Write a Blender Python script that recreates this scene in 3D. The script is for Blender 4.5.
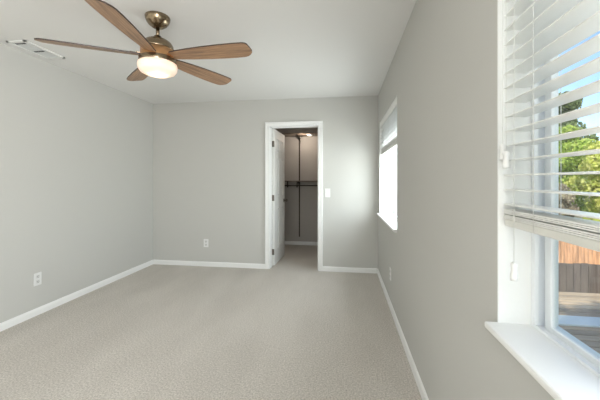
import bpy, bmesh, math, random
from mathutils import Vector, Matrix
PI = math.pi
S = bpy.context.scene
C = S.collection
for o in list(bpy.data.objects):
    bpy.data.objects.remove(o)

# ------------------------------------------------------------------ camera
cam_d = bpy.data.cameras.new('camera')
cam_d.sensor_width = 36.0
cam_d.lens = 36.0 * 307 / 600
cam_d.shift_y = -20 / 600
cam_d.clip_start = 0.02
cam_d.clip_end = 500
cam = bpy.data.objects.new('camera', cam_d)
C.objects.link(cam)
cam.location = (0, 0, 1.28)
cam.rotation_euler = (PI / 2, 0, math.radians(8.12))
S.camera = cam

# ------------------------------------------------------------------ world, sun, lights, exposure
SKY = 0.30
SUN = 5.0
REAR = 9
SIDE = 162
NEAR = 14
FAR = 34
w = bpy.data.worlds.new('sky')
S.world = w
w.use_nodes = True
nt = w.node_tree
nt.nodes.clear()
sky = nt.nodes.new('ShaderNodeTexSky')
sky.sky_type = 'NISHITA'
sky.sun_disc = False
sky.sun_elevation = math.radians(50)
sky.sun_rotation = math.radians(200)
sky.air_density = 1.0
sky.dust_density = 1.0
sky.ozone_density = 1.5
bg = nt.nodes.new('ShaderNodeBackground')
bg.inputs['Strength'].default_value = SKY
wo = nt.nodes.new('ShaderNodeOutputWorld')
nt.links.new(sky.outputs[0], bg.inputs['Color'])
nt.links.new(bg.outputs[0], wo.inputs['Surface'])

sl = bpy.data.lights.new('sun', 'SUN')
sl.energy = SUN
sl.angle = math.radians(0.6)
sl.color = (1.0, 0.93, 0.82)
so = bpy.data.objects.new('sun', sl)
C.objects.link(so)
so.rotation_euler = Vector((0.22, 0.72, -0.72)).to_track_quat('-Z', 'Y').to_euler()


def area(name, loc, direction, sx, sy, power, col):
    l = bpy.data.lights.new(name, 'AREA')
    l.shape = 'RECTANGLE'
    l.size = sx
    l.size_y = sy
    l.energy = power
    l.color = col
    o = bpy.data.objects.new(name, l)
    C.objects.link(o)
    o.location = loc
    o.rotation_euler = Vector(direction).to_track_quat('-Z', 'Y').to_euler()
    return o


# fill lamps added at the unseen rear patio door and third side window
area('added_rear_fill', (-1.35, -2.48, 1.05), (0, 1, 0.28), 1.7, 1.9, REAR, (1.0, 0.985, 0.96))
area('added_side_fill', (0.45, -1.55, 1.44), (-1, 0, 0.35), 1.1, 1.1, SIDE, (0.97, 0.985, 1.0))
# daylight standing in the two other openings, outside the glass
area('daylight_near_window', (0.70, 0.12, 1.42), (-1, 0, 0.25), 1.2, 1.1, NEAR, (0.97, 0.985, 1.0))
area('daylight_far_window', (0.70, 3.47, 1.22), (-1, 0, 0.1), 1.3, 0.72, FAR, (0.97, 0.985, 1.0))

vs = S.view_settings
S.display_settings.display_device = 'sRGB'
vs.view_transform = 'Standard'
vs.look = 'None'
vs.exposure = 0.0
vs.gamma = 1.0
vs.use_curve_mapping = False


# ------------------------------------------------------------------ materials
def newmat(name):
    m = bpy.data.materials.new(name)
    m.use_nodes = True
    n = m.node_tree
    return m, n, n.nodes['Principled BSDF']


def lin(c):
    return tuple(((v / 255) / 12.92 if v / 255 <= 0.04045 else (((v / 255) + 0.055) / 1.055) ** 2.4) for v in c) + (1,)


def mat(name, rgb, rough=0.6, metal=0.0, bump=0.0, bscale=100, var=0.0, vscale=3, stretch=(1, 1, 1), bdist=0.002, spec=0.5, detail=3):
    """rgb: sRGB 0-255"""
    m, n, b = newmat(name)
    b.inputs['Base Color'].default_value = lin(rgb)
    b.inputs['Roughness'].default_value = rough
    b.inputs['Metallic'].default_value = metal
    b.inputs['Specular IOR Level'].default_value = spec
    L = n.links
    tc = n.nodes.new('ShaderNodeTexCoord')
    mp = n.nodes.new('ShaderNodeMapping')
    mp.inputs['Scale'].default_value = stretch
    L.new(tc.outputs['Object'], mp.inputs['Vector'])
    if var > 0:
        ns = n.nodes.new('ShaderNodeTexNoise')
        ns.inputs['Scale'].default_value = vscale
        ns.inputs['Detail'].default_value = 5
        L.new(mp.outputs[0], ns.inputs['Vector'])
        cr = n.nodes.new('ShaderNodeValToRGB')
        base = lin(rgb)
        cr.color_ramp.elements[0].position = 0.32
        cr.color_ramp.elements[1].position = 0.68
        cr.color_ramp.elements[0].color = tuple(max(0, v * (1 - var)) for v in base[:3]) + (1,)
        cr.color_ramp.elements[1].color = tuple(min(1, v * (1 + var)) for v in base[:3]) + (1,)
        L.new(ns.outputs['Fac'], cr.inputs[0])
        L.new(cr.outputs[0], b.inputs['Base Color'])
    if bump > 0:
        n2 = n.nodes.new('ShaderNodeTexNoise')
        n2.inputs['Scale'].default_value = bscale
        n2.inputs['Detail'].default_value = detail
        L.new(mp.outputs[0], n2.inputs['Vector'])
        bp = n.nodes.new('ShaderNodeBump')
        bp.inputs['Strength'].default_value = bump
        bp.inputs['Distance'].default_value = bdist
        L.new(n2.outputs['Fac'], bp.inputs['Height'])
        L.new(bp.outputs[0], b.inputs['Normal'])
    return m


M = {}
M['wall'] = mat('painted_wall', (197, 196, 191), 0.85, bump=0.25, bscale=140, spec=0.2)
M['wall_r'] = M['wall']
M['ceiling'] = mat('ceiling_paint', (229, 228, 225), 0.9, bump=0.35, bscale=90, spec=0.15)
M['trim'] = mat('white_trim', (238, 238, 236), 0.38)
M['door'] = mat('white_door_paint', (232, 231, 227), 0.6, spec=0.3)
M['reveal'] = mat('white_reveal', (238, 238, 236), 0.7, bump=0.15, bscale=140)
M['vinyl'] = mat('white_vinyl', (235, 238, 240), 0.3)
M['slat'] = mat('blind_slat', (240, 240, 236), 0.35, bump=0.08, bscale=30, stretch=(8, 0.6, 1))
M['rail'] = mat('blind_rail', (222, 221, 214), 0.4, bump=0.08, bscale=30, stretch=(8, 0.6, 1))
M['cord'] = mat('blind_cord', (225, 225, 220), 0.8)
M['plate'] = mat('cover_plate', (228, 228, 226), 0.3)
M['socket'] = mat('socket_face', (214, 214, 211), 0.35)
M['slot'] = mat('dark_slot', (35, 33, 32), 0.7)
M['closet'] = mat('closet_wall', (176, 171, 165), 0.85, bump=0.25, bscale=140, spec=0.2)
M['bronze'] = mat('dark_bronze_metal', (60, 52, 44), 0.45, metal=0.6)
M['nickel'] = mat('brushed_nickel', (128, 122, 114), 0.3, metal=1.0)
M['fanmetal'] = mat('antique_nickel', (142, 126, 104), 0.24, metal=1.0, bump=0.1, bscale=60, stretch=(0.3, 0.3, 30))
M['copper'] = mat('copper_toned_metal', (206, 158, 112), 0.3, metal=1.0)
M['grille'] = mat('vent_grille', (226, 226, 222), 0.45)
M['louver'] = mat('vent_louver', (206, 207, 205), 0.5)  # greyer than the frame, shade of the gaps put into the colour
M['ground'] = mat('yard_ground', (128, 120, 92), 0.95, bump=0.5, bscale=4, var=0.35, vscale=1.2, bdist=0.05)
M['deck'] = mat('deck_board', (184, 160, 132), 0.65, var=0.16, vscale=2.5, stretch=(0.4, 7, 7), bump=0.3, bscale=10)
n_ = M['deck'].node_tree
g_ = n_.nodes.new('ShaderNodeNewGeometry')
r_ = n_.nodes.new('ShaderNodeMapRange')
r_.inputs['To Min'].default_value = 0.62
r_.inputs['To Max'].default_value = 1.15
n_.links.new(g_.outputs['Random Per Island'], r_.inputs['Value'])
m_ = n_.nodes.new('ShaderNodeMix')
m_.data_type = 'RGBA'
m_.blend_type = 'MULTIPLY'
m_.inputs['Factor'].default_value = 1
b_ = n_.nodes['Principled BSDF'].inputs['Base Color']
n_.links.new(b_.links[0].from_socket, m_.inputs['A'])
n_.links.new(r_.outputs[0], m_.inputs['B'])
n_.links.new(m_.outputs['Result'], b_)
M['pale_strip'] = mat('pale_blue_strip', (208, 214, 212), 0.5, var=0.05, vscale=3)
M['fence_old'] = mat('weathered_fence_shaded', (104, 92, 84), 0.85, var=0.35, vscale=3, stretch=(6, 6, 0.5), bump=0.4, bscale=20)  # weathered wood, darkened further to put shade into the colour
M['fence_red'] = mat('cedar_fence', (200, 150, 112), 0.8, var=0.5, vscale=2.2, stretch=(5, 5, 0.5), bump=0.4, bscale=20)
M['bark'] = mat('bark', (92, 76, 62), 0.95, var=0.3, vscale=3, stretch=(1, 1, 0.3), bump=0.6, bscale=10, bdist=0.03)
M['siding'] = mat('exterior_siding', (214, 208, 196), 0.8, bump=0.3, bscale=40)


def carpet():
    m, n, b = newmat('carpet')
    L = n.links
    b.inputs['Roughness'].default_value = 1.0
    b.inputs['Specular IOR Level'].default_value = 0.05
    tc = n.nodes.new('ShaderNodeTexCoord')
    a = n.nodes.new('ShaderNodeTexNoise')
    a.inputs['Scale'].default_value = 95
    a.inputs['Detail'].default_value = 4
    a.inputs['Roughness'].default_value = 0.7
    L.new(tc.outputs['Object'], a.inputs['Vector'])
    mp = n.nodes.new('ShaderNodeMapping')
    mp.inputs['Rotation'].default_value = (0, 0, math.radians(24))
    mp.inputs['Scale'].default_value = (1.6, 0.6, 1)
    L.new(tc.outputs['Object'], mp.inputs['Vector'])
    c = n.nodes.new('ShaderNodeTexNoise')
    c.inputs['Scale'].default_value = 1.6
    c.inputs['Detail'].default_value = 3
    L.new(mp.outputs[0], c.inputs['Vector'])
    r1 = n.nodes.new('ShaderNodeValToRGB')
    r1.color_ramp.elements[0].position = 0.30
    r1.color_ramp.elements[1].position = 0.70
    r1.color_ramp.elements[0].color = lin((171, 165, 156))
    r1.color_ramp.elements[1].color = lin((239, 233, 225))
    L.new(a.outputs['Fac'], r1.inputs[0])
    r2 = n.nodes.new('ShaderNodeValToRGB')
    r2.color_ramp.elements[0].position = 0.38
    r2.color_ramp.elements[1].position = 0.62
    r2.color_ramp.elements[0].color = (0.92, 0.917, 0.913, 1)
    r2.color_ramp.elements[1].color = (1, 1, 1, 1)
    L.new(c.outputs['Fac'], r2.inputs[0])
    mx = n.nodes.new('ShaderNodeMix')
    mx.data_type = 'RGBA'
    mx.blend_type = 'MULTIPLY'
    mx.inputs['Factor'].default_value = 1
    L.new(r1.outputs[0], mx.inputs['A'])
    L.new(r2.outputs[0], mx.inputs['B'])
    L.new(mx.outputs['Result'], b.inputs['Base Color'])
    bp = n.nodes.new('ShaderNodeBump')
    bp.inputs['Strength'].default_value = 0.7
    bp.inputs['Distance'].default_value = 0.008
    L.new(a.outputs['Fac'], bp.inputs['Height'])
    L.new(bp.outputs[0], b.inputs['Normal'])
    return m


M['carpet'] = carpet()


def bladewood():
    m, n, b = newmat('fan_blade_wood')
    L = n.links
    b.inputs['Roughness'].default_value = 0.38
    tc = n.nodes.new('ShaderNodeTexCoord')
    mp = n.nodes.new('ShaderNodeMapping')
    mp.inputs['Scale'].default_value = (1.6, 26, 26)
    L.new(tc.outputs['Object'], mp.inputs['Vector'])
    a = n.nodes.new('ShaderNodeTexNoise')
    a.inputs['Scale'].default_value = 2.2
    a.inputs['Detail'].default_value = 6
    a.inputs['Roughness'].default_value = 0.65
    a.inputs['Distortion'].default_value = 0.8
    L.new(mp.outputs[0], a.inputs['Vector'])
    r = n.nodes.new('ShaderNodeValToRGB')
    e = r.color_ramp.elements
    e[0].position = 0.3
    e[0].color = lin((98, 76, 60))
    e[1].position = 0.72
    e[1].color = lin((196, 160, 126))
    k = e.new(0.5)
    k.color = lin((156, 122, 94))
    L.new(a.outputs['Fac'], r.inputs[0])
    L.new(r.outputs[0], b.inputs['Base Color'])
    return m


M['blade'] = bladewood()
M['blade_edge'] = mat('fan_blade_dark_edge', (62, 46, 38), 0.45)


def emis(name, rgb, strength, base=(240, 235, 225)):
    m, n, b = newmat(name)
    b.inputs['Base Color'].default_value = lin(base)
    b.inputs['Roughness'].default_value = 0.35
    b.inputs['Emission Color'].default_value = lin(rgb)
    b.inputs['Emission Strength'].default_value = strength
    return m


M['bowl'] = emis('frosted_glass_lit', (255, 202, 156), 0.5, base=(225, 222, 215))
M['puck'] = emis('closet_light_lens', (255, 244, 226), 1.6)


def glass():
    m = bpy.data.materials.new('window_glass')
    m.use_nodes = True
    n = m.node_tree
    n.nodes.clear()
    L = n.links
    out = n.nodes.new('ShaderNodeOutputMaterial')
    tr = n.nodes.new('ShaderNodeBsdfTransparent')
    tr.inputs['Color'].default_value = (0.93, 0.96, 0.955, 1)
    gl = n.nodes.new('ShaderNodeBsdfGlossy')
    gl.inputs['Roughness'].default_value = 0.02
    lw = n.nodes.new('ShaderNodeLayerWeight')
    lw.inputs['Blend'].default_value = 0.5
    pw = n.nodes.new('ShaderNodeMath')
    pw.operation = 'POWER'
    pw.inputs[1].default_value = 5
    L.new(lw.outputs['Facing'], pw.inputs[0])
    fr = n.nodes.new('ShaderNodeMath')
    fr.operation = 'MULTIPLY_ADD'
    fr.inputs[1].default_value = 0.9
    fr.inputs[2].default_value = 0.035
    L.new(pw.outputs[0], fr.inputs[0])
    mx = n.nodes.new('ShaderNodeMixShader')
    L.new(fr.outputs[0], mx.inputs[0])
    L.new(tr.outputs[0], mx.inputs[1])
    L.new(gl.outputs[0], mx.inputs[2])
    L.new(mx.outputs[0], out.inputs['Surface'])
    return m


M['glass'] = glass()


def leafmat(name, dark, mid, light):
    m, n, b = newmat(name)
    L = n.links
    b.inputs['Roughness'].default_value = 0.6
    g = n.nodes.new('ShaderNodeNewGeometry')
    r = n.nodes.new('ShaderNodeValToRGB')
    e = r.color_ramp.elements
    e[0].position = 0.0
    e[0].color = lin(dark)
    e[1].position = 1.0
    e[1].color = lin(light)
    k = e.new(0.5)
    k.color = lin(mid)
    L.new(g.outputs['Random Per Island'], r.inputs[0])
    L.new(r.outputs[0], b.inputs['Base Color'])
    tl = n.nodes.new('ShaderNodeBsdfTranslucent')
    L.new(r.outputs[0], tl.inputs['Color'])
    mx = n.nodes.new('ShaderNodeMixShader')
    mx.inputs[0].default_value = 0.35
    L.new(b.outputs[0], mx.inputs[1])
    L.new(tl.outputs[0], mx.inputs[2])
    L.new(mx.outputs[0], n.nodes['Material Output'].inputs['Surface'])
    return m


M['leaf_dark'] = leafmat('dark_leaves', (84, 100, 66), (122, 138, 86), (160, 172, 112))
M['leaf_yellow'] = leafmat('yellow_green_leaves', (176, 188, 84), (214, 216, 108), (240, 232, 150))
M['leaf_green'] = leafmat('bright_green_leaves', (132, 156, 66), (176, 196, 88), (212, 220, 122))
M['leaf_brown'] = leafmat('dry_twiggy_leaves', (140, 126, 108), (176, 160, 136), (206, 196, 160))


# ------------------------------------------------------------------ mesh helpers
def box(bm, x0, x1, y0, y1, z0, z1, bev=0.0, rot=None, mi=0):
    t = bmesh.new() if bev > 0 else bm
    vs_ = [t.verts.new(p) for p in ((x0, y0, z0), (x1, y0, z0), (x1, y1, z0), (x0, y1, z0),
                                    (x0, y0, z1), (x1, y0, z1), (x1, y1, z1), (x0, y1, z1))]
    fs = [(0, 3, 2, 1), (4, 5, 6, 7), (0, 1, 5, 4), (1, 2, 6, 5), (2, 3, 7, 6), (3, 0, 4, 7)]
    faces = [t.faces.new([vs_[i] for i in f]) for f in fs]
    for f in faces:
        f.material_index = mi
    if rot is not None:
        piv, mtx = rot
        for v in vs_:
            v.co = piv + mtx @ (v.co - piv)
    if bev > 0:
        bmesh.ops.bevel(t, geom=list(t.edges), offset=bev, segments=2, affect='EDGES', profile=0.5)
        me = bpy.data.meshes.new('tmp')
        t.to_mesh(me)
        t.free()
        bm.from_mesh(me)
        bpy.data.meshes.remove(me)


def lathe(bm, prof, seg=40, center=(0, 0), cap=True):
    rings = []
    for (r, z) in prof:
        if r < 1e-5:
            rings.append([bm.verts.new((center[0], center[1], z))])
        else:
            rings.append([bm.verts.new((center[0] + r * math.cos(2 * PI * k / seg), center[1] + r * math.sin(2 * PI * k / seg), z)) for k in range(seg)])
    for a, b in zip(rings[:-1], rings[1:]):
        for k in range(seg):
            k2 = (k + 1) % seg
            if len(a) == 1 and len(b) == 1:
                continue
            if len(a) == 1:
                f = bm.faces.new((a[0], b[k], b[k2]))
            elif len(b) == 1:
                f = bm.faces.new((a[k2], a[k], b[0]))
            else:
                f = bm.faces.new((a[k], b[k], b[k2], a[k2]))
            f.smooth = True
    if cap:
        for rg in (rings[0], rings[-1]):
            if len(rg) > 1:
                bm.faces.new(rg)
    bmesh.ops.recalc_face_normals(bm, faces=list(bm.faces))


def tube(bm, pts, r, seg=8):
    pts = [Vector(p) for p in pts]
    rings = []
    for i, p in enumerate(pts):
        d = (pts[min(i + 1, len(pts) - 1)] - pts[max(i - 1, 0)]).normalized()
        up = Vector((0, 0, 1)) if abs(d.z) < 0.9 else Vector((1, 0, 0))
        a = d.cross(up).normalized()
        b = d.cross(a).normalized()
        rr = r[i] if isinstance(r, (list, tuple)) else r
        rings.append([bm.verts.new(p + a * rr * math.cos(2 * PI * k / seg) + b * rr * math.sin(2 * PI * k / seg)) for k in range(seg)])
    for a, b in zip(rings[:-1], rings[1:]):
        for k in range(seg):
            f = bm.faces.new((a[k], a[(k + 1) % seg], b[(k + 1) % seg], b[k]))
            f.smooth = True
    bm.faces.new(rings[0])
    bm.faces.new(rings[-1])
    bmesh.ops.recalc_face_normals(bm, faces=list(bm.faces))


def obj(name, bm, m, parent=None, loc=None, rz=None):
    me = bpy.data.meshes.new(name)
    bm.to_mesh(me)
    bm.free()
    o = bpy.data.objects.new(name, me)
    C.objects.link(o)
    for mm in (m if isinstance(m, (list, tuple)) else [m]):
        me.materials.append(mm)
    if parent:
        o.parent = parent
    if loc is not None:
        o.location = loc
    if rz is not None:
        o.rotation_euler = (0, 0, rz)
    return o


def thing(name, label, cat, loc=(0, 0, 0), rz=0, group=None, kind=None):
    o = bpy.data.objects.new(name, None)
    o.empty_display_size = 0.1
    C.objects.link(o)
    o.location = loc
    o.rotation_euler = (0, 0, rz)
    if label:
        o['label'] = label
    if cat:
        o['category'] = cat
    if group:
        o['group'] = group
    if kind:
        o['kind'] = kind
    return o


def struct(name, bm, m, label=None, cat=None):
    o = obj(name, bm, m)
    o['kind'] = 'structure'
    if label:
        o['label'] = label
    if cat:
        o['category'] = cat
    return o


def BM():
    return bmesh.new()


# ------------------------------------------------------------------ room dimensions
XL, XR = -2.88, 0.465          # left and right wall faces
YB, YR = 4.318, -2.5           # far wall face, rear wall face
H = 2.44
WT = 0.158                     # right wall thickness
ZS, ZH = 0.843, 2.03            # window sill, window head
WIN = [(-0.50, 1.016), (2.80, 4.14), (-2.20, -0.90)]  # last opening is unseen, added to let fill light in
DX0, DX1, DZ = -1.055, -0.358, 2.045
BT = 0.12                      # far wall thickness
CX0, CX1, CY1 = -1.75, -0.10, 6.0   # closet


def holed_wall(bm, a0, a1, openings, put):
    """put(a0,a1,z0,z1) adds a box; openings sorted (a0,a1,z0,z1)"""
    cur = a0
    for (o0, o1, z0, z1) in sorted(openings):
        put(cur, o0, 0, H)
        if z0 > 0:
            put(o0, o1, 0, z0)
        if z1 < H:
            put(o0, o1, z1, H)
        cur = o1
    put(cur, a1, 0, H)


# floor (room and closet are one carpet)
b = BM()
box(b, XL, XR, YR, YB, -0.10, 0)
box(b, CX0, CX1, YB + BT, CY1, -0.10, 0)
box(b, DX0 - 0.02, DX1 + 0.02, YB, YB + BT, -0.10, 0)
struct('floor', b, M['carpet'], 'beige grey cut pile carpet across the room and closet', 'floor')
b = BM()
box(b, XL - 0.15, XR + WT + 0.35, YR - 0.35, CY1 + 0.15, H, H + 0.15)
struct('ceiling', b, M['ceiling'], 'flat off-white ceiling', 'ceiling')
b = BM()
box(b, XL - 0.15, XL, YR, YB + BT, 0, H)
struct('wall_left', b, M['wall'], 'long light grey wall on the left', 'wall')
b = BM()
holed_wall(b, XL, XR, [(DX0 - 0.02, DX1 + 0.02, 0, DZ + 0.02)], lambda a0, a1, z0, z1: box(b, a0, a1, YB, YB + BT, z0, z1))
struct('wall_back', b, M['wall'], 'light grey wall with the closet doorway', 'wall')
b = BM()
holed_wall(b, YR, CY1, [(y0, y1, ZS, ZH) for (y0, y1) in WIN], lambda a0, a1, z0, z1: box(b, XR, XR + WT, a0, a1, z0, z1))
struct('wall_right', b, M['wall'], 'grey wall with the windows on the right', 'wall')
b = BM()
holed_wall(b, XL, XR, [(-2.25, -0.45, 0, 2.05)], lambda a0, a1, z0, z1: box(b, a0, a1, YR - 0.15, YR, z0, z1))
struct('wall_rear', b, M['wall'], 'light grey wall behind the viewer', 'wall')
for nm, bx in (('wall_closet_left', (CX0 - 0.1, CX0, YB + BT, CY1)), ('wall_closet_right', (CX1, CX1 + 0.1, YB + BT, CY1)),
               ('wall_closet_back', (CX0 - 0.1, CX1 + 0.1, CY1, CY1 + 0.1))):
    b = BM()
    box(b, *bx, 0, H)
    struct(nm, b, M['closet'], nm.replace('wall_closet_', 'grey ') + ' wall inside the closet', 'wall')


# baseboards
def baseboard(name, pts, n, label):
    """straight skirting between two plan points, n = unit normal into the room"""
    (x0, y0), (x1, y1) = pts
    b = BM()
    prof = [(0, 0), (0.013, 0), (0.013, 0.050), (0.010, 0.060), (0.005, 0.066), (0, 0.068)]
    r0 = [b.verts.new((x0 + n[0] * a, y0 + n[1] * a, z)) for a, z in prof]
    r1 = [b.verts.new((x1 + n[0] * a, y1 + n[1] * a, z)) for a, z in prof]
    k = len(prof)
    for i in range(k):
        b.faces.new((r0[i], r0[(i + 1) % k], r1[(i + 1) % k], r1[i]))
    b.faces.new(r0)
    b.faces.new(r1)
    bmesh.ops.recalc_face_normals(b, faces=list(b.faces))
    return struct(name, b, M['trim'], label, 'baseboard')


baseboard('baseboard_left', ((XL, YR), (XL, YB)), (1, 0), 'white baseboard along the left wall')
CW = 0.065
bb = baseboard('baseboard_back', ((XL + 0.013, YB), (DX0 - CW, YB)), (0, -1), 'white baseboard left of the closet doorway')
baseboard('baseboard_back_right', ((DX1 + CW, YB), (XR - 0.013, YB)), (0, -1), 'short white baseboard right of the closet doorway')
baseboard('baseboard_right', ((XR, YR), (XR, YB)), (-1, 0), 'white baseboard along the window wall')
baseboard('baseboard_closet', ((CX0 + 0.013, CY1), (CX1 - 0.013, CY1)), (0, -1), 'white baseboard at the back of the closet')
baseboard('baseboard_closet_side', ((CX1, YB + BT), (CX1, CY1)), (-1, 0), 'white baseboard on the right wall of the closet')

# door casing and jamb
b = BM()
for s in (-1, 1):
    xi = DX0 if s < 0 else DX1
    a, c = sorted((xi + s * 0.004, xi + s * CW))
    box(b, a, c, YB - 0.016, YB, 0, DZ + 0.004, bev=0.003)
    a, c = sorted((xi + s * (CW - 0.022), xi + s * CW))
    box(b, a, c, YB - 0.021, YB - 0.012, 0, DZ + CW - 0.023, bev=0.003)
box(b, DX0 - CW, DX1 + CW, YB - 0.016, YB, DZ + 0.004, DZ + CW, bev=0.003)
box(b, DX0 - CW, DX1 + CW, YB - 0.021, YB - 0.012, DZ + CW - 0.022, DZ + CW, bev=0.003)
struct('trim_1', b, M['trim'], 'white casing around the closet doorway', 'trim')
b = BM()
box(b, DX0 - 0.02, DX0, YB, YB + BT, 0, DZ)
box(b, DX1, DX1 + 0.02, YB, YB + BT, 0, DZ)
box(b, DX0 - 0.02, DX1 + 0.02, YB, YB + BT, DZ, DZ + 0.02)
# stops
box(b, DX0, DX0 + 0.011, YB + 0.045, YB + 0.080, 0, DZ)
box(b, DX1 - 0.011, DX1, YB + 0.045, YB + 0.080, 0, DZ)
box(b, DX0, DX1, YB + 0.045, YB + 0.080, DZ - 0.011, DZ)
struct('trim_2', b, M['trim'], 'white door jamb lining the closet doorway', 'trim')

# ------------------------------------------------------------------ closet door, open into the closet
door = thing('door_1', 'white six panel door standing open inside the closet', 'door', (DX0 + 0.004, YB + BT + 0.004, 0.014), math.radians(88.3), kind='structure')
DW, DH, DT = 0.686, 2.022, 0.035
b = BM()
xs = [0, 0.11, 0.29, 0.396, 0.576, DW]
zs = [0, 0.22, 0.83, 1.02, 1.60, 1.70, 1.89, DH]
box(b, 0.001, DW - 0.001, -DT + 0.013, -0.013, 0.001, DH - 0.001)
for (a, c) in ((xs[0], xs[1]), (xs[2], xs[3]), (xs[4], xs[5])):
    box(b, a, c, -DT, 0, 0, DH)
for (a, c) in ((zs[0], zs[1]), (zs[2], zs[3]), (zs[4], zs[5]), (zs[6], zs[7])):
    for (p, q) in ((xs[1], xs[2]), (xs[3], xs[4])):
        box(b, p, q, -DT, 0, a, c)
for (a, c) in ((zs[1], zs[2]), (zs[3], zs[4]), (zs[5], zs[6])):
    for (p, q) in ((xs[1], xs[2]), (xs[3], xs[4])):
        box(b, p + 0.022, q - 0.022, -DT + 0.002, -0.002, a + 0.022, c - 0.022, bev=0.009)
obj('door_leaf', b, M['door'], door)
for z in (0.20, 1.00, 1.80):
    b = BM()
    lathe(b, [(0, z - 0.045), (0.006, z - 0.045), (0.006, z + 0.045), (0, z + 0.045)], 12, (-0.001, 0.002))
    box(b, -0.001, 0.0015, -0.034, 0.0, z - 0.044, z + 0.044)
    obj('hinge', b, M['nickel'], door)


def knob(side):
    b = BM()
    lathe(b, [(0, 0), (0.030, 0), (0.031, 0.003), (0.026, 0.008), (0.012, 0.010), (0.010, 0.028), (0.016, 0.034), (0.026, 0.042), (0.0275, 0.052), (0.022, 0.061), (0.010, 0.065), (0, 0.0655)], 28)
    mtx = Matrix.Rotation(PI / 2 if side < 0 else -PI / 2, 4, 'X')
    bmesh.ops.transform(b, matrix=mtx, verts=b.verts)
    o = obj('door_knob', b, M['nickel'], door, (DW - 0.062, -DT if side < 0 else 0, 0.925))
    return o


knob(-1)
knob(1)
b = BM()
box(b, DW - 0.0005, DW + 0.001, -0.029, -0.006, 0.90, 0.955)
obj('latch_plate', b, M['nickel'], door)

# ------------------------------------------------------------------ windows
FX0, FX1 = 0.558, 0.622


def window(n, y0, y1, label):
    root = thing('window_%d' % n, label, 'window', (XR, (y0 + y1) / 2, ZS), kind='structure')

    def P(name, bm, m, parent=None):
        o = obj(name, bm, m, parent or root)
        if parent is None:
            o.location = (-XR, -(y0 + y1) / 2, -ZS)
        return o
    # white lining of the reveal
    b = BM()
    t = 0.004
    box(b, XR + 0.001, FX0, y1 - t, y1, ZS, ZH)
    box(b, XR + 0.001, FX0, y0, y0 + t, ZS, ZH)
    box(b, XR + 0.001, FX0, y0, y1, ZH - t, ZH)
    P('reveal_lining', b, M['reveal'])
    # sill
    b = BM()
    box(b, 0.429, FX0 + 0.003, y0 - 0.006, y1 + 0.006, ZS - 0.018, ZS + 0.002, bev=0.006)
    b2 = BM()
    box(b2, 0.440, XR, y0 - 0.004, y1 + 0.004, ZS - 0.028, ZS - 0.016, bev=0.004)
    me = bpy.data.meshes.new('t')
    b2.to_mesh(me)
    b2.free()
    b.from_mesh(me)
    P('window_sill', b, M['trim'])
    # outer vinyl frame with an inner lip
    b = BM()
    fw = 0.008
    lip = 0.012
    for (xa, xb, f, zb) in ((FX0, FX0 + 0.010, fw + lip, 0.009), (FX0 + 0.010, FX1, fw, 0.003), (FX0 + 0.050, FX1, fw + lip, 0.010)):
        box(b, xa, xb, y0, y0 + f, ZS, ZH)
        box(b, xa, xb, y1 - f, y1, ZS, ZH)
        box(b, xa, xb, y0 + f, y1 - f, ZS, ZS + zb)
        box(b, xa, xb, y0 + f, y1 - f, ZH - f, ZH)
    P('window_frame', b, M['vinyl'])
    ym = (y0 + y1) / 2
    for k, (a, c, xa, xb) in enumerate(((ym - 0.02, y1 - 0.022, 0.583, 0.600), (y0 + 0.022, ym + 0.02, 0.602, 0.619))):
        b = BM()
        sw = 0.030
        z0, z1 = ZS + 0.001, ZH - 0.014
        box(b, xa, xb, a, a + sw, z0, z1, bev=0.003)
        box(b, xa, xb, c - sw, c, z0, z1, bev=0.003)
        box(b, xa, xb, a + sw - 0.004, c - sw + 0.004, z0, z0 + 0.018, bev=0.003)
        box(b, xa, xb, a + sw - 0.004, c - sw + 0.004, z1 - sw, z1, bev=0.003)
        s = P('sash', b, M['vinyl'])
        b = BM()
        xm = (xa + xb) / 2
        # thin glazing bead then the glass
        box(b, xm - 0.002, xm + 0.002, a + sw - 0.006, c - sw + 0.006, z0 + 0.014, z1 - sw + 0.006)
        g = obj('pane', b, M['glass'], s)
    return root


window(1, WIN[0][0], WIN[0][1], 'large near sliding window in white vinyl frame with raised blind')
window(2, WIN[1][0], WIN[1][1], 'small far window in the right wall near the corner')
window(3, WIN[2][0], WIN[2][1], 'unseen third window added behind the viewer to let fill light in')
# unseen patio door, added only to admit fill light
pd = thing('door_2', 'white framed glass patio door added behind the viewer to let light in', 'door', (-1.35, YR - 0.075, 0), kind='structure')
b = BM()
for (a, c) in ((-0.90, -0.84), (-0.04, 0.04), (0.84, 0.90)):
    box(b, a, c, -0.04, 0.0, 0, 2.05)
box(b, -0.90, 0.90, -0.04, 0.0, 0, 0.08)
box(b, -0.90, 0.90, -0.04, 0.0, 1.98, 2.05)
pf = obj('door_frame', b, M['vinyl'], pd)
b = BM()
box(b, -0.85, 0.85, -0.022, -0.018, 0.07, 1.99)
obj('pane', b, M['glass'], pd)


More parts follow.
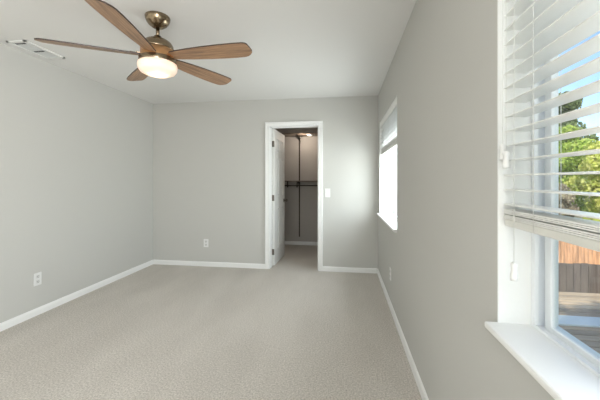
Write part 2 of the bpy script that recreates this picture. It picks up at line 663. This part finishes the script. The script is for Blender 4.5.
# ------------------------------------------------------------------ blinds
def blind(y0, y1, ztop, zbot, nstack, label, cords, ladders):
    yc = (y0 + y1) / 2
    root = thing('window_blind', label, 'blind', (0.51, yc, zbot))

    def P(name, bm, m, parent=None):
        o = obj(name, bm, m, parent or root)
        if parent is None:
            o.location = (-0.51, -yc, -zbot)
        return o
    X0, X1 = 0.478, 0.5385
    b = BM()
    box(b, X0 + 0.004, X1 - 0.004, y0 + 0.004, y1 - 0.004, ztop - 0.055, ztop - 0.005)
    P('headrail', b, M['rail'])
    b = BM()
    box(b, X0 - 0.008, X0 + 0.001, y0 + 0.001, y1 - 0.001, ztop - 0.075, ztop - 0.004, bev=0.002)
    P('valance', b, M['slat'])
    # bottom rail
    b = BM()
    box(b, X0 + 0.001, X1 - 0.001, y0 + 0.002, y1 - 0.002, zbot, zbot + 0.021, bev=0.003)
    P('bottom_rail', b, M['rail'])
    # slats : gently crowned boards, stacked above the rail then spaced
    b = BM()

    def slat(z, sag=0.0):
        prof = []
        n = 5
        th = 0.0030
        for i in range(n + 1):
            u = i / n
            prof.append((X0 + (X1 - X0) * u, z + 0.0022 * (1 - (2 * u - 1) ** 2)))
        ring = [(x, zz + th) for x, zz in prof] + [(x, zz) for x, zz in reversed(prof)]
        ra = [b.verts.new((x, y0, zz)) for x, zz in ring]
        rb = [b.verts.new((x, y1, zz)) for x, zz in ring]
        k = len(ring)
        for i in range(k):
            b.faces.new((ra[i], rb[i], rb[(i + 1) % k], ra[(i + 1) % k]))
        b.faces.new(ra)
        b.faces.new(list(reversed(rb)))
    z = zbot + 0.0215
    rnd = random.Random(3)
    for i in range(nstack):
        slat(z)
        z += 0.0072 if i % 3 == 2 else 0.0042
    z += 0.010
    zs_ = []
    while z < ztop - 0.085:
        slat(z)
        zs_.append(z)
        z += 0.0435
    P('slats', b, M['slat'])
    # ladder strings front and back
    for ly in ladders:
        b = BM()
        for x in (X0 - 0.0015, X1 + 0.0015):
            tube(b, [(x, ly, zbot + 0.004), (x, ly, ztop - 0.05)], 0.0007, 6)
        P('ladder_cord', b, M['cord'])
    for (cy, ctop, cbot, wob) in cords:
        b = BM()
        x = X0 - 0.012
        tube(b, [(x, cy, ctop), (x, cy + wob, (ctop + cbot) / 2), (x, cy, cbot)], 0.0010, 6)
        c = P('lift_cord', b, M['cord'])
        b = BM()
        lathe(b, [(0, 0), (0.0055, 0.0), (0.0085, -0.004), (0.0075, -0.014), (0.0065, -0.022), (0.0088, -0.032), (0.0098, -0.042), (0.0085, -0.050), (0, -0.052)], 20)
        bmesh.ops.translate(b, vec=(x, cy, cbot + 0.002), verts=b.verts)
        obj('tassel', b, M['plate'], c)
    return root


y0, y1 = WIN[0]
blind(y0 + 0.008, y1 - 0.012, ZH, 1.143, 6, 'white faux wood blind half raised in the large near window',
      [(0.924, 1.96, 1.05, 0.0), (0.985, 1.96, 1.385, 0.0), (0.966, 1.96, 1.362, 0.0)], [0.856, 0.45, 0.02, -0.38])
y0, y1 = WIN[1]
blind(y0 + 0.008, y1 - 0.012, ZH, 1.605, 9, 'white blind raised higher in the small far window by the corner',
      [(3.98, 1.96, 1.50, 0.0), (3.35, 1.96, 1.48, 0.0)], [3.95, 3.5, 3.0])
# ------------------------------------------------------------------ ceiling fan
FC = (-1.311, 2.02)
fan = thing('ceiling_fan', 'five blade wood and nickel ceiling fan with a lit frosted bowl', 'ceiling fan', (FC[0], FC[1], H))
b = BM()
lathe(b, [(0, 0), (0.082, 0), (0.084, -0.006), (0.082, -0.020), (0.074, -0.040), (0.060, -0.058), (0.042, -0.072), (0.030, -0.078), (0.022, -0.080), (0, -0.080)], 48)
obj('canopy', b, M['fanmetal'], fan)
b = BM()
lathe(b, [(0, -0.076), (0.0125, -0.076), (0.0125, -0.150), (0, -0.150)], 24)
obj('downrod', b, M['fanmetal'], fan)
b = BM()
lathe(b, [(0, -0.140), (0.026, -0.140), (0.030, -0.150), (0.045, -0.158), (0.070, -0.168), (0.092, -0.184), (0.104, -0.204), (0.110, -0.226), (0.111, -0.240), (0, -0.240)], 56)
mh = obj('motor_housing', b, M['fanmetal'], fan)
b = BM()
lathe(b, [(0, -0.239), (0.1125, -0.239), (0.1145, -0.285), (0.119, -0.312), (0.121, -0.332), (0, -0.332)], 56)
lh = obj('lower_housing', b, M['copper'], fan)
lh['label'] = 'copper toned lower band of the motor'
b = BM()
lathe(b, [(0.1215, -0.2995), (0.1235, -0.304), (0.1235, -0.330), (0.1215, -0.334)], 56, cap=False)
obj('light_collar', b, M['fanmetal'], lh)
b = BM()
lathe(b, [(0.120, -0.330), (0.128, -0.336), (0.131, -0.350), (0.128, -0.374), (0.115, -0.394), (0.088, -0.408), (0.050, -0.416), (0, -0.419)], 56, cap=False)
obj('light_bowl', b, M['bowl'], fan)
BZ = -0.282


def blade_mesh():
    b = BM()
    # outline in plan: x along the blade, y across (+y = counter-clockwise side)
    out = [(0.085, -0.036), (0.16, -0.050), (0.26, -0.062), (0.38, -0.071), (0.50, -0.076), (0.60, -0.078), (0.665, -0.076),
           (0.685, -0.070), (0.696, -0.058), (0.704, -0.020), (0.709, 0.012), (0.705, 0.030), (0.690, 0.050), (0.670, 0.066),
           (0.645, 0.073), (0.58, 0.076), (0.48, 0.074), (0.38, 0.068), (0.26, 0.058), (0.16, 0.046), (0.085, 0.036)]
    t = 0.0045
    out = [(x * 0.982, y * 0.96) for x, y in out]
    top = [b.verts.new((x, y, t)) for x, y in out]
    bot = [b.verts.new((x, y, -t)) for x, y in out]
    b.faces.new(top)
    b.faces.new(list(reversed(bot)))
    k = len(out)
    for i in range(k):
        f = b.faces.new((bot[i], bot[(i + 1) % k], top[(i + 1) % k], top[i]))
        f.material_index = 1
    return b


def bracket_mesh():
    b = BM()
    box(b, 0.060, 0.135, -0.030, 0.030, 0.005, 0.013, bev=0.003)
    box(b, 0.135, 0.175, -0.018, 0.018, 0.005, 0.011, bev=0.003)
    return b


bl0 = None
for k, a in enumerate((358, 67, 139, 210.5, 279.5)):
    if bl0 is None:
        bl0 = obj('blade', blade_mesh(), [M['blade'], M['blade_edge']], fan)
        br0 = obj('blade_bracket', bracket_mesh(), M['fanmetal'], bl0)
        o, br = bl0, br0
    else:
        o = bl0.copy()
        C.objects.link(o)
        o.parent = fan
        br = br0.copy()
        C.objects.link(br)
        br.parent = o
    o.location = (0, 0, BZ)
    # pitch about the blade's own axis: the clockwise edge rides higher
    o.rotation_euler = (Matrix.Rotation(math.radians(a), 3, 'Z') @ Matrix.Rotation(math.radians(-13), 3, 'X')).to_euler()
# the bulb in the bowl throws warm light on the blades and motor
lp = bpy.data.lights.new('fan_bulb', 'POINT')
lp.energy = 1.1
lp.color = (1.0, 0.78, 0.55)
lp.shadow_soft_size = 0.012
lo = bpy.data.objects.new('fan_bulb', lp)
C.objects.link(lo)
lo.location = (FC[0], FC[1], H - 0.448)

# ------------------------------------------------------------------ ceiling vent
v = thing('ceiling_vent', 'white rectangular air register in the ceiling beside the fan', 'vent', (-2.70, 2.375, H))
b = BM()
hx, hy = 0.090, 0.187
for (a, c, d, e) in ((-hx, hx, -hy, -hy + 0.022), (-hx, hx, hy - 0.022, hy), (-hx, -hx + 0.022, -hy, hy), (hx - 0.022, hx, -hy, hy)):
    box(b, a, c, d, e, -0.011, 0, bev=0.0015)
box(b, -hx + 0.02, hx - 0.02, -0.006, 0.006, -0.007, 0)
obj('register_frame', b, M['grille'], v)
b = BM()
for i in range(9):
    x = -hx + 0.028 + i * (2 * hx - 0.056) / 8
    box(b, x - 0.0075, x + 0.0075, -hy + 0.02, hy - 0.02, -0.0045, -0.0035,
        rot=(Vector((x, 0, -0.004)), Matrix.Rotation(math.radians(-28), 3, 'Y')))
obj('louvers', b, M['louver'], v)
b = BM()
box(b, -hx + 0.018, hx - 0.018, -hy + 0.018, hy - 0.018, -0.0008, -0.0001)
obj('duct_opening', b, M['slot'], v)
for yy in (2.236 - 2.375, 2.396 - 2.375):
    b = BM()
    for i in range(6):
        x = -0.045 + i * 0.0165
        box(b, x - 0.0052, x + 0.0052, yy - 0.009, yy + 0.009, -0.0088, -0.0070)
    obj('damper_slots', b, M['slot'], v)


# ------------------------------------------------------------------ outlets and switch
def plate(kind, label, loc, rz, group=None):
    t = thing('wall_outlet' if kind == 'outlet' else 'light_switch', label, 'outlet' if kind == 'outlet' else 'light switch', loc, rz, group)
    b = BM()   # local: plate faces -y
    box(b, -0.037, 0.037, -0.006, 0, -0.060, 0.060, bev=0.0025)
    obj('cover_plate', b, M['plate'], t)
    if kind == 'outlet':
        for s in (-1, 1):
            b = BM()
            box(b, -0.017, 0.017, -0.0075, -0.005, s * 0.024 - 0.015, s * 0.024 + 0.015, bev=0.001)
            r = obj('receptacle', b, M['socket'], t)
            b = BM()
            for x in (-0.007, 0.007):
                box(b, x - 0.0015, x + 0.0015, -0.0080, -0.0074, s * 0.024 - 0.002, s * 0.024 + 0.008)
            box(b, -0.003, 0.003, -0.0080, -0.0074, s * 0.024 - 0.011, s * 0.024 - 0.006)
            obj('slots', b, M['slot'], r)
    else:
        b = BM()
        box(b, -0.017, 0.017, -0.0095, -0.005, -0.034, 0.034, bev=0.002)
        obj('rocker', b, M['plate'], t)
    return t


plate('outlet', 'white outlet low on the left wall', (XL, 2.533, 0.34), PI / 2)
plate('outlet', 'white outlet low on the far wall left of the closet', (-2.025, YB, 0.344), 0)
plate('outlet', 'white outlet low on the window wall below the far window', (XR, 3.17, 0.34), -PI / 2)
plate('switch', 'white light switch on the far wall right of the closet doorway', (-0.226, YB, 1.098), 0)

# ------------------------------------------------------------------ closet fittings


def shelf(label, z, rod):
    t = thing('closet_shelf', label, 'shelf', ((CX0 + CX1) / 2, CY1, z))
    hw = (CX1 - CX0) / 2
    b = BM()
    box(b, -hw + 0.002, hw - 0.002, -0.340, -0.002, -0.009, 0.009, bev=0.002)
    obj('shelf_board', b, M['bronze_shelf'], t)
    for x in (-0.866 - (CX0 + CX1) / 2, 0.60):
        b = BM()
        tri = [(-0.012, -0.010), (-0.012, -0.075), (-0.330, -0.022), (-0.330, -0.010)]
        va = [b.verts.new((x - 0.006, y, zz)) for y, zz in tri]
        vb = [b.verts.new((x + 0.006, y, zz)) for y, zz in tri]
        for i in range(4):
            b.faces.new((va[i], va[(i + 1) % 4], vb[(i + 1) % 4], vb[i]))
        b.faces.new(va)
        b.faces.new(vb)
        bmesh.ops.recalc_face_normals(b, faces=list(b.faces))
        obj('bracket', b, M['bronze'], t)
    if rod:
        b = BM()
        tube(b, [(-hw + 0.003, -0.315, -0.083), (hw - 0.003, -0.315, -0.083)], 0.011, 14)
        obj('hanging_rod', b, M['bronze'], t)
        for x in (-1.045 - (CX0 + CX1) / 2, -0.866 - (CX0 + CX1) / 2):
            b = BM()
            box(b, x - 0.009, x + 0.009, -0.325, -0.305, -0.075, -0.008, bev=0.002)
            tube(b, [(x - 0.013, -0.315, -0.083), (x + 0.013, -0.315, -0.083)], 0.018, 14)
            box(b, x - 0.012, x + 0.012, -0.328, -0.302, -0.118, -0.098, bev=0.003)
            obj('rod_hook', b, M['bronze'], t)
    return t


M['bronze_shelf'] = mat('brown_shelf_board', (104, 92, 80), 0.5)
shelf('upper dark brown shelf high on the closet back wall', 2.145, False)
shelf('lower dark brown closet shelf with a hanging rod beneath', 1.258, True)
b = BM()
box(b, -0.866 - 0.013, -0.866 + 0.013, CY1 - 0.011, CY1 - 0.001, 0.16, 2.112)
up = obj('shelf_upright', b, M['bronze'])
up['label'] = 'tall dark bronze slotted track up the closet back wall'
up['category'] = 'shelf track'
pk = thing('closet_light', 'small round white light under the front of the upper closet shelf', 'light', (-0.63, CY1 - 0.27, 2.135))
b = BM()
lathe(b, [(0, 0), (0.052, 0), (0.054, -0.006), (0.050, -0.016), (0, -0.016)], 32)
obj('housing', b, M['plate'], pk)
b = BM()
lathe(b, [(0.046, -0.0165), (0.040, -0.022), (0.02, -0.025), (0, -0.026)], 32, cap=False)
obj('lens', b, M['puck'], pk)
cl = bpy.data.lights.new('closet_bulb', 'POINT')
cl.energy = 6
cl.color = (1.0, 0.86, 0.72)
cl.shadow_soft_size = 0.04
co = bpy.data.objects.new('closet_bulb', cl)
C.objects.link(co)
co.location = (-0.74, CY1 - 0.36, 2.05)

# ------------------------------------------------------------------ outdoors
GZ = -2.05
b = BM()
box(b, -40, 60, -40, 70, GZ - 0.3, GZ)
struct('ground', b, M['ground'], 'dry grassy yard below the house', 'ground')
b = BM()
box(b, XL - 0.15, XR + WT, YR - 0.15, CY1 + 0.15, GZ, -0.10)
struct('wall_foundation', b, M['siding'], 'pale foundation wall under the room', 'wall')
# raised deck outside the windows, boards running away from the house
DKZ = -0.40
b = BM()
pitch = 0.128
n = int((5.14 + 0.9) / pitch)
for i in range(n):
    ya = 5.14 - (i + 1) * pitch
    box(b, XR + WT + 0.01, 9.0, ya + 0.008, ya + pitch - 0.008, DKZ - 0.03, DKZ, bev=0.007)
box(b, XR + WT + 0.01, 9.0, 5.10, 5.14, DKZ - 0.22, DKZ - 0.031)
for x in (1.0, 3.0, 5.0, 7.0, 8.9):
    box(b, x - 0.02, x + 0.02, -0.85, 5.09, DKZ - 0.20, DKZ - 0.031)
    for y in (-0.8, 2.0, 4.9):
        box(b, x - 0.045, x + 0.045, y - 0.045, y + 0.045, GZ, DKZ - 0.20)
struct('deck', b, M['deck'], 'grey wooden deck outside the near window', 'deck')
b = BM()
box(b, 2.2, 8.6, 3.93, 4.18, DKZ + 0.001, DKZ + 0.024, bev=0.004)  # thin flat pale strip laid across the deck boards
o = obj('pale_strip', b, M['pale_strip'])
o['label'] = 'pale blue strip lying across the shaded deck outside'
o['category'] = 'pale_strip'


def fence(y, x0, x1, ztop, bw, m, label, slope=0.0):
    t = thing('wooden_fence', label, 'fence', (x0, y, GZ))
    rnd = random.Random(int(y * 10))
    b = BM()
    x = x0
    while x < x1:
        dz = rnd.uniform(-0.012, 0.012)
        dy = rnd.uniform(-0.004, 0.004)
        box(b, x + 0.005 - x0, x + bw - 0.005 - x0, dy, 0.018 + dy, 0.02, ztop - GZ + dz)
        x += bw
    obj('fence_boards', b, m, t)
    for zz in (0.35, ztop - GZ - 0.18):
        b = BM()
        box(b, 0, x1 - x0, 0.022, 0.060, zz, zz + 0.09)
        obj('rail', b, m, t)
    k = 0.0
    while k <= x1 - x0:
        b = BM()
        box(b, k - 0.045, k + 0.045, 0.062, 0.152, 0, ztop - GZ - 0.03)
        obj('post', b, m, t)
        k += 2.4
    return t


fence(7.5, 1.5, 16.0, -0.55, 0.145, M['fence_old'], 'weathered grey brown board fence, toned dark for shade, just beyond the deck')
fence(12.2, 2.0, 26.0, -0.40, 0.19, M['fence_red'], 'sunlit orange cedar board fence farther back under the trees')


def tree(label, x, y, h, r, leaf, n, size, seed, name='tree', cat='tree', low=0.25, squash=0.8, nblob=9):
    rnd = random.Random(seed)
    t = thing(name, label, cat, (x, y, GZ))
    b = BM()
    tube(b, [(0, 0, 0), (0.05, 0.03, h * 0.3), (-0.06, 0.05, h * 0.6), (0.02, 0, h * 0.9)], [0.16, 0.12, 0.08, 0.03], 10)
    blobs = []
    for i in range(nblob):
        a = rnd.uniform(0, 2 * PI)
        rr = r * rnd.uniform(0.15, 0.72)
        zc = h * (low + (0.92 - low) * rnd.random())
        wf = 1.0 - 0.5 * abs((zc / h - 0.55) / 0.45)
        blobs.append((Vector((rr * wf * math.cos(a), rr * wf * math.sin(a), zc)), r * rnd.uniform(0.32, 0.5)))
    blobs.append((Vector((0, 0, h * 0.88)), r * 0.35))
    for c, br in blobs:
        tube(b, [(0, 0, max(0.2, c.z * 0.6)), tuple(c * 0.6 + Vector((0, 0, c.z * 0.3))), tuple(c)], [0.06, 0.04, 0.015], 6)
    obj('trunk', b, M['bark'], t)
    verts, faces = [], []
    for i in range(n):
        c, br = blobs[rnd.randrange(len(blobs))]
        u = Vector((rnd.gauss(0, 1), rnd.gauss(0, 1), rnd.gauss(0, 1))).normalized()
        p = c + Vector((u.x, u.y, u.z * squash)) * br * (rnd.random() ** 0.35)
        if p.z < 0.1:
            continue
        nrm = (u + Vector((rnd.gauss(0, .6), rnd.gauss(0, .6), rnd.gauss(0, .6)))).normalized()
        a = nrm.cross(Vector((rnd.gauss(0, 1), rnd.gauss(0, 1), rnd.gauss(0, 1)))).normalized()
        bb_ = nrm.cross(a)
        s = size * rnd.uniform(0.6, 1.3)
        k = len(verts)
        for (ca, cb) in ((-1, 0), (0, -0.55), (1, 0), (0, 0.55)):
            verts.append(tuple(p + a * s * ca + bb_ * s * cb + nrm * (0.15 * s if cb else 0)))
        faces.append((k, k + 1, k + 2, k + 3))
    me = bpy.data.meshes.new('foliage')
    me.from_pydata(verts, [], faces)
    o = bpy.data.objects.new('foliage', me)
    C.objects.link(o)
    me.materials.append(M[leaf])
    o.parent = t
    return t


tree('tall dark green tree rising highest behind the bushes in the near window view', 13.1, 21.2, 9.0, 2.0, 'leaf_dark', 11000, 0.13, 1, nblob=20, low=0.3)
tree('bright green mid-height tree in front of the tallest dark tree', 11.5, 17.8, 6.5, 1.5, 'leaf_green', 9000, 0.11, 2, nblob=16)
tree('yellow green bushy shrub right behind the orange fence', 10.6, 14.3, 4.9, 1.35, 'leaf_yellow', 8500, 0.09, 5, name='bush', cat='bush', low=0.3, nblob=14)
tree('dry brown twiggy bush behind the orange fence at left of the view', 8.5, 13.9, 3.3, 0.9, 'leaf_brown', 3500, 0.07, 4, name='bush', cat='bush', low=0.3)
tree('yellow green tree at the right edge of the near window view', 15.4, 17.6, 6.6, 1.8, 'leaf_yellow', 9000, 0.11, 3, nblob=16)
tree('dark tree standing farthest right beyond the window view', 18.6, 18.0, 8.0, 2.2, 'leaf_dark', 7000, 0.15, 6, nblob=14)
tree('green tree beyond the far window', 6.0, 18.5, 7.5, 2.2, 'leaf_green', 7000, 0.14, 7, nblob=14)
tree('tall shade tree beside the deck behind the viewer', 1.9, -3.85, 9.3, 2.8, 'leaf_green', 24000, 0.20, 8, low=0.53, nblob=40)
